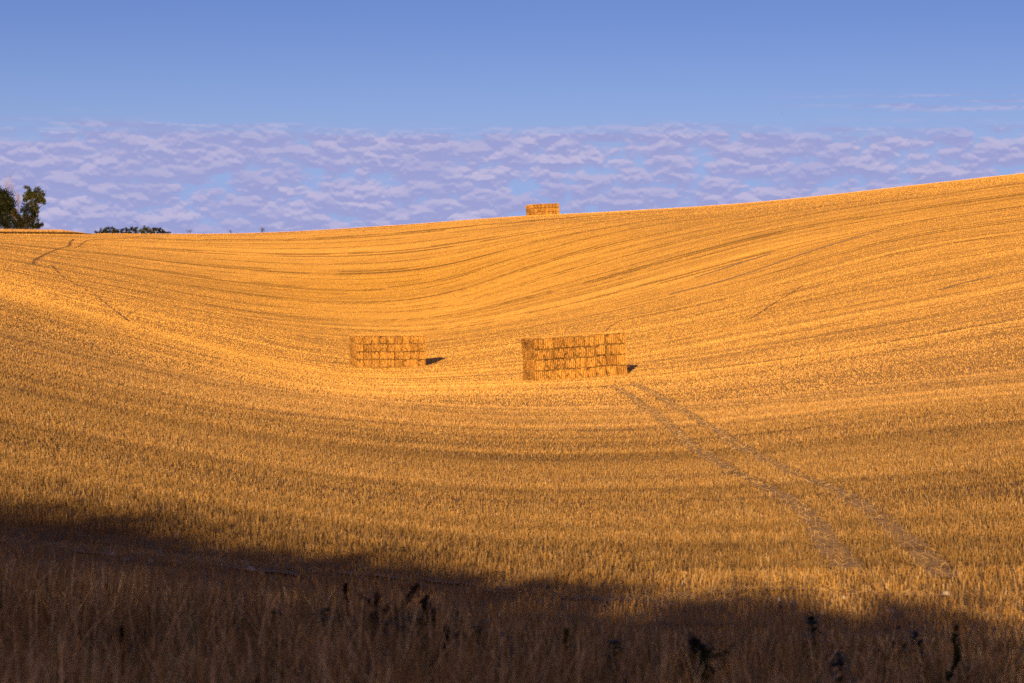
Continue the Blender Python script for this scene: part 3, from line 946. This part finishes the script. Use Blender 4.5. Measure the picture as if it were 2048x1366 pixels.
# low bushes just beyond the crest
HB = 634.0
bushes = [
 (193, [(192, 466, 3.5), (197, 467, 3)], BR, 'tiny bush at the far left of the skyline row, standing apart'),
 (213, [(206, 464, 6), (214, 462, 6), (212, 467, 6), (203, 467, 4)], DK, 'broad round dark bush, first large one in the skyline row'),
 (230, [(224, 461, 5), (231, 462, 6), (236, 466, 6), (227, 467, 6)], BR, 'brown dark bush second among the large skyline bushes'),
 (248, [(246, 464, 4.5), (251, 461, 4), (253, 466, 4), (244, 467, 4)], DK, 'thin gappy bush beside the middle of the skyline row'),
 (267, [(259, 464, 5), (266, 459, 5.5), (272, 461, 5), (270, 467, 6), (262, 468, 5)], DK, 'tallest skyline bush with one twig arching out of its top'),
 (288, [(281, 463, 4.5), (288, 461, 6), (297, 460, 6), (286, 467, 6), (296, 466, 6)], MID, 'greenest bush of the skyline row'),
 (309, [(304, 463, 5), (311, 461, 5), (308, 467, 5), (315, 465, 4)], BR, 'mottled brown green bush right of the greenest skyline bush'),
 (324, [(320, 463, 5), (325, 465, 5), (328, 467, 4)], DK, 'small dark bush ending the closed skyline row on its right'),
 (337, [(335, 466, 3), (339, 468, 3)], BR, 'little wispy bush alone at the right end of the skyline row'),
]
for i, (px, lb, tn, label) in enumerate(bushes):
    lb = [(x, y - 1.2, R * 1.12) for x, y, R in lb]
    ro = foliage_plant('shrub', px, HB + (i % 3), lb, 0.26, 420, tn, label, 'shrub', 'bushes in a row on the skyline', trunk=False, seed=40 + i, dy=0.7, hollow=0.25)
    if px == 267:
        a = Acc(); r = np.random.default_rng(5)
        k = HB / F
        tube(a, [(0.9, 0, 0.8), (1.6, 0, 2.2), (1.3, 0, 3.6), (0.3, 0, 4.3), (-0.2, 0, 4.35)], [0.06, 0.05, 0.04, 0.03, 0.015], 5)
        branching(a, (0.9, 0, 3.9), (-1, 0, 0.4), 0.8, 0.03, 1, r)
        link('branch', a.mesh('twig', True), M_BARK, ro)
def sapling(px, py, Y, seed, label, wide, n):
    r = np.random.default_rng(seed)
    X, Yc, zb = crest_pt(px, Y)
    H = (HY - py) * Y / F - zb
    root = empty('sapling', (X, Yc, zb)); tag(root, label, 'sapling', 'bare saplings on the skyline')
    a = Acc()
    for s in range(n):
        x = r.uniform(-wide, wide)
        branching(a, (x * 0.5, 0, -0.2), (x * 0.25, 0, 1), H * r.uniform(0.7, 1.0), 0.05, 2, r, 0.35, 0.5)
    link('stem', a.mesh('stems', True), M_STEM, root)
    lv = Acc()
    leaf_cloud(lv, [(x, 0, H * 0.75, 0.5) for x in np.linspace(-wide, wide, n)], 0.14, 60, DK, r)
    link('foliage', lv.mesh('foliage'), M_LEAF, root)
sapling(380, 460, 631, 61, 'faint wispy sapling on the skyline right of the bushes', 0.8, 4)
sapling(461, 461, 631, 62, 'small leaning dark sapling alone on the skyline', 0.4, 3)
sapling(526, 455, 631, 63, 'widest bare sapling on the skyline, with upright twigs', 1.5, 6)

# strip of tall dry grass along the left crest
def crest_grass():
    n = 26000
    u = (-400 + rng.random(n) * 575 - CX) / F
    Y = 607 + rng.random(n) * 34
    X = u * Y
    s = CX + F * X / Y
    h = 1.25 * np.clip((182 - s) / 60, 0.12, 1) * (0.7 + 0.5 * rng.random(n))
    lean = np.abs(rng.normal(0, 0.2, n)).clip(0, 0.6)
    v, f, t = blades(n, X, Y, 0.10 * (0.6 + 0.8 * rng.random(n)), h, lean, np.full(n, 0.8), quad=False)
    t = np.repeat(np.where(rng.random((n, 1)) < 0.7, np.array((0.42, 0.255, 0.095)), np.array((0.27, 0.16, 0.06))) * (0.8 + 0.4 * rng.random((n, 1))), 3, 0)
    m = 9000
    Y2 = 604.5 + rng.random(m) * 2.2; s2 = -400 + rng.random(m) * 585; X2 = (s2 - CX) / F * Y2
    v2, f2, t2 = blades(m, X2, Y2, 0.12 * (0.6 + 0.8 * rng.random(m)), 0.75 * np.clip((190 - s2) / 40, 0.2, 1) * (0.6 + 0.5 * rng.random(m)), np.abs(rng.normal(0, 0.3, m)).clip(0, 0.7), np.full(m, 1.0), quad=False)
    t2 = np.repeat(np.array((0.055, 0.032, 0.012)) * (0.6 + 0.8 * rng.random((m, 1))), 3, 0)
    f = np.concatenate([f, f2 + len(v)]); v = np.concatenate([v, v2]); t = np.concatenate([t, t2])
    o = link('tall_grass', np_mesh('tall_grass', v, f, t), M_GRASS)
    tag(o, 'strip of tall tawny dry grass along the left skyline in front of the trees', 'grass', kind='stuff')
crest_grass()

# ------------------------------------------------------------------ foreground grass
def near_grass():
    V, Fc, T, off = [], [], [], 0
    n = 46000
    y0, y1 = 6.0, 21.0
    Y = np.sqrt(y0 ** 2 + rng.random(n) * (y1 ** 2 - y0 ** 2))
    X = ((-420 + rng.random(n) * 2900 - CX) / F) * Y
    dens = vnoise(X * 0.9, Y * 0.7, 1) * 0.6 + vnoise(X * 3, Y * 2, 5) * 0.4
    fall = np.clip((20.5 + 0.12 * (-X) - Y) / 5.0, 0, 1)
    keep = rng.random(n) < np.clip(dens * 1.7, 0.15, 1) * (0.10 + 0.9 * fall)
    X, Y, fall = X[keep], Y[keep], fall[keep]
    n = len(X)
    h = (0.14 + 0.50 * fall * (0.45 + 0.55 * vnoise(X * 0.5, Y * 0.4, 2))) * (0.55 + 0.75 * rng.random(n))
    h *= np.interp(X, [-1.0, 1.2], [1.0, 0.55])
    h = np.minimum(h, 0.15 + 0.055 * Y)
    w = 0.0045 * (0.7 + 0.8 * rng.random(n))
    az = rng.random(n) * 2 * np.pi; yaw = rng.random(n) * 2 * np.pi
    lean = np.abs(rng.normal(0, 0.22, n)); bend = rng.normal(0.12, 0.18, n)
    Z = G(X, Y) - 0.02
    lv = 4
    o = np.stack([np.cos(yaw), np.sin(yaw), np.zeros(n)], -1) * w[:, None]
    pts = []
    for i in range(lv + 1):
        t = i / lv
        r = lean * t + bend * t * t
        p = np.stack([X + np.cos(az) * r * h, Y + np.sin(az) * r * h, Z + h * t * (1 - 0.25 * np.abs(r))], -1)
        k = (1 - 0.7 * t)
        pts.append(p - o * k); pts.append(p + o * k)
    v = np.stack(pts, 1).reshape(-1, 3)
    base = (np.arange(n) * 2 * (lv + 1))[:, None]
    f = np.concatenate([base + np.array([2 * i, 2 * i + 1, 2 * i + 3, 2 * i + 2])[None, :] for i in range(lv)], 0)
    u = rng.random((n, 1))
    c = np.where(u < 0.42, np.array((0.36, 0.22, 0.085)), np.where(u < 0.72, np.array((0.66, 0.49, 0.26)), np.where(u < 0.90, np.array((0.15, 0.085, 0.035)), np.array((0.13, 0.13, 0.03)))))
    c = c * (0.5 + 0.85 * rng.random((n, 1))) * (0.6 + 0.8 * vnoise(X * 2.2, Y * 1.2, 6))[:, None]
    c = np.clip(c, 0, 0.85)
    ob = link('dry_grass', np_mesh('dry_grass', v, f, np.repeat(c, 2 * (lv + 1), 0)), M_GRASS)
    tag(ob, 'tall brown dry grass in shade along the bottom of the picture', 'grass', kind='stuff')
near_grass()

# ------------------------------------------------------------------ foreground weeds
def blade_leaf(acc, p, d, ln, w, tint, droop=0.4, fold=0.2):
    p = Vector(p); d = Vector(d).normalized()
    s = d.cross(Vector((0, 0, 1)));
    if s.length < 1e-3: s = Vector((1, 0, 0))
    s.normalize()
    prof = [0.25, 0.8, 1.0, 0.75, 0.08]
    vs = []
    for i, k in enumerate(prof):
        t = i / 4
        c = p + d * (ln * t) + Vector((0, 0, -droop * ln * t * t))
        vs += [c - s * (w * k / 2), c + s * (w * k / 2)]
    fs = [(2 * i, 2 * i + 1, 2 * i + 3, 2 * i + 2) for i in range(4)]
    acc.add([tuple(q) for q in vs], fs, tint)
def weed_base(px, Y):
    X = (px - CX) / F * Y
    return X, Y, g(X, Y)
def weed(name, px, Y, top_px, label, kind, tint, seed, group='weeds in the shaded foreground grass'):
    """stem from the ground at column px, tip at image point top_px"""
    r = np.random.default_rng(seed)
    X, Yc, zb = weed_base(px, Y)
    k = Y / F
    tip = Vector(((top_px[0] - px) * k, 0.0, (HY - top_px[1]) * k - zb))
    H = tip.length
    root = empty(name, (X, Yc, zb)); tag(root, label, 'weed', group)
    st, lf = Acc(), Acc()
    mid = tip * 0.5 + Vector((r.normal(0, 0.02), 0, 0.02))
    pts = [Vector((0, 0, -0.03)), tip * 0.25 + Vector((r.normal(0, .01), 0, 0)), mid, tip * 0.78, tip]
    tube(st, pts, [0.006, 0.0055, 0.005, 0.004, 0.002], 6)
    def along(t):
        x = t * 4; i = min(3, int(x)); return pts[i].lerp(pts[i + 1], x - i)
    sh = None
    if kind == 'seed':           # dark dock-like clusters up the stem, side spikes
        sh = Acc()
        for q in range(5):
            t = r.uniform(0.35, 0.8); b = along(t)
            e = b + Vector((r.normal(0, 0.06), r.normal(0, 0.04), H * r.uniform(0.15, 0.28)))
            tube(st, [b, (b + e) / 2 + Vector((0.01, 0, 0)), e], [0.003, 0.0025, 0.0015], 5)
            for w_ in range(26):
                c = b.lerp(e, r.uniform(0.25, 1.0)) + Vector(r.normal(0, 0.008, 3))
                blade_leaf(sh, c, r.normal(0, 1, 3), r.uniform(0.018, 0.036), 0.02, tint)
        for w_ in range(190):
            c = along(r.uniform(0.45, 1.0)) + Vector(r.normal(0, 0.010, 3))
            blade_leaf(sh, c, r.normal(0, 1, 3), r.uniform(0.02, 0.045), 0.024, tint)
        for w_ in range(7):
            a = r.uniform(0, 6.28); blade_leaf(lf, along(r.uniform(0.05, 0.4)), (math.cos(a), math.sin(a) * .5, r.uniform(0.2, 0.9)), r.uniform(0.06, 0.13), 0.028, (0.035, 0.04, 0.012), 0.5)
    elif kind == 'leafy':
        for w_ in range(60):
            a = r.uniform(0, 6.28); t = r.uniform(0.1, 1.0)
            blade_leaf(lf, along(t), (math.cos(a), math.sin(a), r.uniform(0.0, 0.9)), r.uniform(0.06, 0.14) * (1.2 - 0.5 * t), r.uniform(0.028, 0.05), np.array(tint) * r.uniform(0.7, 1.3), r.uniform(0.1, 0.6))
    elif kind == 'spike':        # upright dark spike with close leaves
        for w_ in range(60):
            a = r.uniform(0, 6.28); t = r.uniform(0.05, 1.0)
            blade_leaf(lf, along(t), (math.cos(a) * 0.5, math.sin(a) * 0.5, r.uniform(0.4, 1.4)), r.uniform(0.04, 0.10) * (1.25 - 0.6 * t), 0.03, np.array(tint) * r.uniform(0.7, 1.3), 0.1)
    elif kind == 'thistle':
        heads = []
        for dx, dz in ((0.10, 0.22), (0.06, 0.12), (-0.03, 0.06), (0.13, 0.10)):
            b = along(0.55); e = b + Vector((dx, r.normal(0, .02), dz))
            tube(st, [b, b.lerp(e, 0.5) + Vector((0.01, 0, -0.01)), e], [0.004, 0.003, 0.002], 5)
            hd = Acc(); heads.append(hd)
            for w_ in range(26):
                blade_leaf(hd, e + Vector(r.normal(0, 0.004, 3)), (r.normal(0, .6), r.normal(0, .6), 1), 0.034, 0.012, (0.05, 0.035, 0.05))
        for w_ in range(26):
            a = r.uniform(0, 6.28); blade_leaf(lf, along(r.uniform(0.1, 0.9)), (math.cos(a), math.sin(a), r.uniform(0.1, 0.9)), r.uniform(0.04, 0.085), 0.016, np.array(tint) * r.uniform(0.7, 1.3), 0.2)
    elif kind == 'stalk':        # pale thin grass stalk with a feathery head
        sh = Acc()
        for w_ in range(40):
            t = r.uniform(0.72, 1.0)
            blade_leaf(sh, along(t), (r.normal(0, .5), r.normal(0, .5), 1), r.uniform(0.012, 0.03), 0.006, np.array(tint) * r.uniform(0.8, 1.2))
    m = M_STEM
    if kind == 'stalk': m = M_PALEBARK
    link('stem', st.mesh('stem', True), m, root)
    if lf.v: link('foliage', lf.mesh('foliage'), M_LEAF, root)
    if kind == 'thistle':
        for hd in heads: link('flower_head', hd.mesh('flower_head'), M_LEAF, root)
    if sh and sh.v: link('seed_head', sh.mesh('seed_head'), M_LEAF, root)
DARK = (0.022, 0.017, 0.009); GRN = (0.050, 0.068, 0.016); YEL = (0.15, 0.125, 0.025); DGR = (0.026, 0.034, 0.012)
weed('weed', 758, 16.5, (833, 1168), 'tall dark seeding weed leaning to the right in the shaded grass', 'seed', DARK, 1)
weed('weed', 742, 17.0, (752, 1190), 'upright dark seeding weed just left of the leaning one', 'seed', DARK, 2)
weed('weed', 845, 16.5, (852, 1192), 'thin dark weed with a drooping head right of the leaning one', 'seed', DARK, 3)
weed('weed', 645, 16.0, (650, 1218), 'short green leafy weed left of the dark seeding weeds', 'leafy', GRN, 4)
weed('weed', 706, 15.5, (712, 1240), 'dark green leafy weed below the leaning dark weed', 'leafy', DGR, 5)
weed('weed', 688, 17.0, (690, 1170), 'slender dark weed left of the leafy ones', 'spike', DARK, 6)
weed('weed', 872, 15.5, (866, 1225), 'bare reddish dark stem amid the foreground grass', 'spike', DARK, 7)
weed('weed', 912, 15.5, (918, 1222), 'yellowish flowering weed in the middle of the foreground', 'leafy', YEL, 8)
weed('weed', 965, 14.5, (958, 1245), 'yellow green leafy weed near the bottom centre', 'leafy', YEL, 9)
weed('weed', 1131, 15.0, (1133, 1262), 'fresh green upright weed right of centre', 'spike', GRN, 10)
weed('weed', 1015, 13.0, (1010, 1262), 'dark leafy weed at the bottom right of centre', 'leafy', DGR, 11)
weed('weed', 1765, 13.5, (1775, 1288), 'branched thistle with purple heads at the lower right', 'thistle', DGR, 12)
weed('weed', 1898, 12.5, (1915, 1254), 'tall dark green spike weed at the lower right', 'spike', DGR, 13)
weed('weed', 1475, 19.0, (1472, 1138), 'thin pale dead stalk, left of the two near the lower right', 'stalk', (0.4, 0.28, 0.16), 14)
weed('weed', 1570, 19.0, (1568, 1130), 'thin pale dead stalk, right of the two near the lower right', 'stalk', (0.4, 0.28, 0.16), 15)
weed('weed', 1968, 17.5, (1966, 1118), 'faint tall dry stalk near the right picture edge', 'stalk', (0.36, 0.24, 0.12), 16)
weed('weed', 790, 14.0, (782, 1240), 'bushy dark weed at the foot of the leaning seeding weed', 'leafy', DGR, 20)
weed('weed', 885, 13.5, (893, 1258), 'dark seeding weed low in the grass, below the yellowish one', 'seed', DARK, 21)
weed('weed', 1235, 12.5, (1228, 1285), 'low dark green weed at the bottom edge, right of the fresh green one', 'leafy', DGR, 23)
weed('weed', 1380, 13.0, (1392, 1275), 'thin dark seeding weed at the bottom, between centre and thistle', 'seed', DARK, 24)
weed('weed', 1690, 12.0, (1682, 1310), 'short dark leafy weed beside the thistle', 'leafy', DGR, 25)
rw = random.Random(91)
for i in range(26):
    if i > 20: continue
    px = rw.gauss(790, 85) if i < 18 else rw.uniform(1180, 2040)
    Yw_ = rw.uniform(12.0, 16.5)
    gy = HY - F * g((px - CX) / F * Yw_, Yw_) / Yw_
    hgt = rw.uniform(0.22, 0.42)
    left = i < 18
    weed('weed', px, Yw_, (px + rw.uniform(-25, 25), gy - hgt * F / Yw_), 'dark green leafy weed in the crowded patch at bottom centre' if left else 'scattered dark green weed low in the grass at bottom right',
         rw.choice(['leafy', 'leafy', 'leafy', 'seed']), rw.choice([GRN, DGR, DGR, YEL]) , 200 + i, 'green weeds crowding bottom centre' if left else 'green weeds scattered at bottom right')
weed('weed', 565, 13.0, (560, 1290), 'single dark upright stem in the lower left grass', 'spike', DARK, 17)
weed('weed', 248, 12.5, (243, 1262), 'dark stem among the grass at the lower left', 'spike', DARK, 18)

# ------------------------------------------------------------------ chalk flints on the bare edge
STONES = [(500, 1136, .055, 'largest pale stone on the chalky field edge, left of centre'), (522, 1142, .035, 'small pale stone beside the largest one'), (232, 1162, .05, 'grey white stone in the shade at the lower left'),
 (26, 1140, .05, 'pale stone in shade at the left picture edge'), (225, 1105, .04, 'white stone on the chalk strip at the left'), (300, 1118, .035, 'second white stone on the chalk strip at the left'),
 (781, 1180, .03, 'small bright white stone above the dark leaning weed'), (722, 1178, .035, 'dull pale stone left of the bright one'), (1560, 1196, .04, 'pale flat stone beside the bare strip'),
 (1690, 1192, .035, 'pinkish white stone below the right wheel rut'), (1648, 1223, .035, 'white stone in the stubble, left of the brightest one'), (1783, 1221, .045, 'brightest white stone at the lower right'),
 (1894, 1185, .05, 'rounded white stone by the right wheel rut end'), (1990, 1320, .03, 'blue grey stone at the lower right corner'), (1411, 1217, .04, 'flat whitish stone in the middle of the field edge'), (1765, 1224, .03, 'smaller white stone beside the brightest one')]
def stone_mesh(seed):
    r = np.random.default_rng(seed)
    nu, nv = 14, 9
    V = []
    for j in range(nv + 1):
        for i in range(nu):
            th = math.pi * j / nv; ph = 2 * math.pi * i / nu
            d = np.array((math.sin(th) * math.cos(ph), math.sin(th) * math.sin(ph), math.cos(th)))
            rr = 1 + 0.35 * (vnoise(np.array([d[0] * 1.6 + seed * 3.7 + 9]), np.array([d[1] * 1.6 + d[2] * 2.1 + 9]), seed)[0] - 0.5)
            V.append(d * rr * np.array((1.15, 0.9, 0.7)))
    Fc = [(j * nu + i, j * nu + (i + 1) % nu, (j + 1) * nu + (i + 1) % nu, (j + 1) * nu + i) for j in range(nv) for i in range(nu)]
    me = np_mesh('stone', np.array(V), np.array(Fc), smooth=True)
    me.materials.append(M_STONE)
    return me
STM = [stone_mesh(s) for s in range(4)]
for i, (px, py, R, lb) in enumerate(STONES):
    X, Y = px_pt(px, py + 8)
    o = bpy.data.objects.new('stone', STM[i % 4]); col.objects.link(o)
    o.location = (X, Y, g(X, Y) + R * 0.45); o.scale = (R, R, R); o.rotation_euler = (0.2 * i, 0.3, i * 1.3)
    tag(o, lb, 'stone', 'chalk stones along the near field edge')

# ------------------------------------------------------------------ birds
def bird(px, py, Y, size, label, flying):
    root = empty('bird', (0, 0, 0)); tag(root, label, 'bird')
    a = Acc()
    s = size
    tube(a, [(-0.30 * s, 0, 0.10 * s), (-0.20 * s, 0, 0.12 * s), (0, 0, 0.14 * s), (0.18 * s, 0, 0.17 * s), (0.26 * s, 0, 0.22 * s), (0.33 * s, 0, 0.22 * s), (0.40 * s, 0, 0.20 * s)],
         [0.02 * s, 0.05 * s, 0.10 * s, 0.09 * s, 0.065 * s, 0.05 * s, 0.008 * s], 8)
    link('body', a.mesh('body', True), M_BIRD, root)
    if flying:
        for sg in (-1, 1):
            w = Acc()
            w.add([(-0.08 * s, 0, 0.16 * s), (0.12 * s, 0, 0.17 * s), (0.10 * s, sg * 0.3 * s, 0.25 * s), (-0.08 * s, sg * 0.3 * s, 0.24 * s), (0.0, sg * 0.62 * s, 0.18 * s), (-0.09 * s, sg * 0.6 * s, 0.17 * s)],
                  [(0, 1, 2, 3), (3, 2, 4, 5)])
            link('wing', w.mesh('wing'), M_BIRD, root)
        X = (px - CX) / F * Y
        root.location = (X, Y, (HY - py) * Y / F); root.rotation_euler = (0, 0, 1.2)
    else:
        for sg in (-1, 1):
            l = Acc(); tube(l, [(0.02 * s, sg * 0.05 * s, 0.0), (0.0, sg * 0.05 * s, 0.10 * s)], [0.012 * s, 0.015 * s], 5)
            link('leg', l.mesh('leg', True), M_BIRD, root)
        X, Yg = px_pt(px, py)
        root.location = (X, Yg, g(X, Yg) + 0.10)
M_BIRD = m_noise('black_feathers', (0.010, 0.009, 0.012), (0.022, 0.020, 0.024), 8.0)
bird(727, 464, 560, 0.75, 'black bird standing on the stubble just below the skyline', False)
bird(1562, 227.5, 420, 0.55, 'tiny dark bird flying in the clear sky at the upper right', True)

# ------------------------------------------------------------------ hedge behind the viewpoint: it throws the foreground shade
def hedge():
    r = np.random.default_rng(77)
    root = empty('hedge', (0, -40, g(0, -40)))
    tag(root, 'tall dense dark hedgerow behind the viewpoint shading the near grass', 'hedge')
    z0 = g(0, -40)
    tan_el = math.tan(SUN_EL) / math.cos(SUN_AZ)
    def top(x):      # height above the hedge foot along its length
        xs = [-70, -25.7, -19.2, -17.2, -15.5, -13.7, -9.9, -7.3, -5.3, -3.1, -0.7, 16, 70]
        yb = [34, 33, 31.5, 30.8, 32, 30.5, 28.4, 26.2, 23.8, 21.6, 20.6, 20.0, 20.0]      # where the shade ends
        Ye = np.interp(x, xs, yb)
        Xe = x + math.tan(SUN_AZ) * (Ye + 40)
        return G(Xe, Ye) + tan_el * (Ye + 40) - z0
    n = 190000
    x = r.uniform(-48, 40, n); H = top(x)
    hz = r.random(n)
    dtop = H * (1 - hz)
    dense = np.where(hz > 0.78, 0.62, 1.0)
    thin = np.clip(0.12 + dtop / 3.0 * 0.45, 0.05, 1.0)      # the right half thins out towards its top
    wr = np.clip((x + 6.5) / 5.0, 0, 1)
    keep = r.random(n) < dense * (1 - wr) + np.minimum(thin, 0.15) * wr
    x, H, hz = x[keep], H[keep], hz[keep]; n = len(x)
    z = hz * (H + r.normal(0, 1, n) * np.interp(x, [-9, -3], [0.12, 0.35]))
    y = r.normal(0, 1.2, n) * (1.1 - 0.5 * hz)
    p = np.stack([x, y, z], -1)
    nv = r.normal(0, 1, (n, 3)); nv[:, 1] += 1.0; nv /= np.linalg.norm(nv, axis=1)[:, None]
    a = np.cross(nv, r.normal(0, 1, (n, 3))); a /= np.linalg.norm(a, axis=1)[:, None]
    b = np.cross(nv, a)
    s = (0.14 + 0.16 * r.random(n))[:, None]
    q = np.stack([p - a * s, p - b * s * 0.6, p + a * s, p + b * s * 0.6], 1).reshape(-1, 3)
    t = np.array(DK)[r.integers(0, len(DK), n)]
    link('foliage', np_mesh('hedge_leaves', q, np.arange(4 * n).reshape(n, 4), np.repeat(t, 4, 0)), M_LEAF, root)
    w = Acc()
    for i in range(60):
        xx = r.uniform(-44, 44); hh = float(top(xx)) * 0.85
        tube(w, [(xx, 0, -0.2), (xx + r.normal(0, .2), r.normal(0, .2), hh * 0.5), (xx + r.normal(0, .5), r.normal(0, .4), hh)], [0.08, 0.06, 0.02], 6)
    link('stem', w.mesh('hedge_stems', True), M_BARK, root)
hedge()
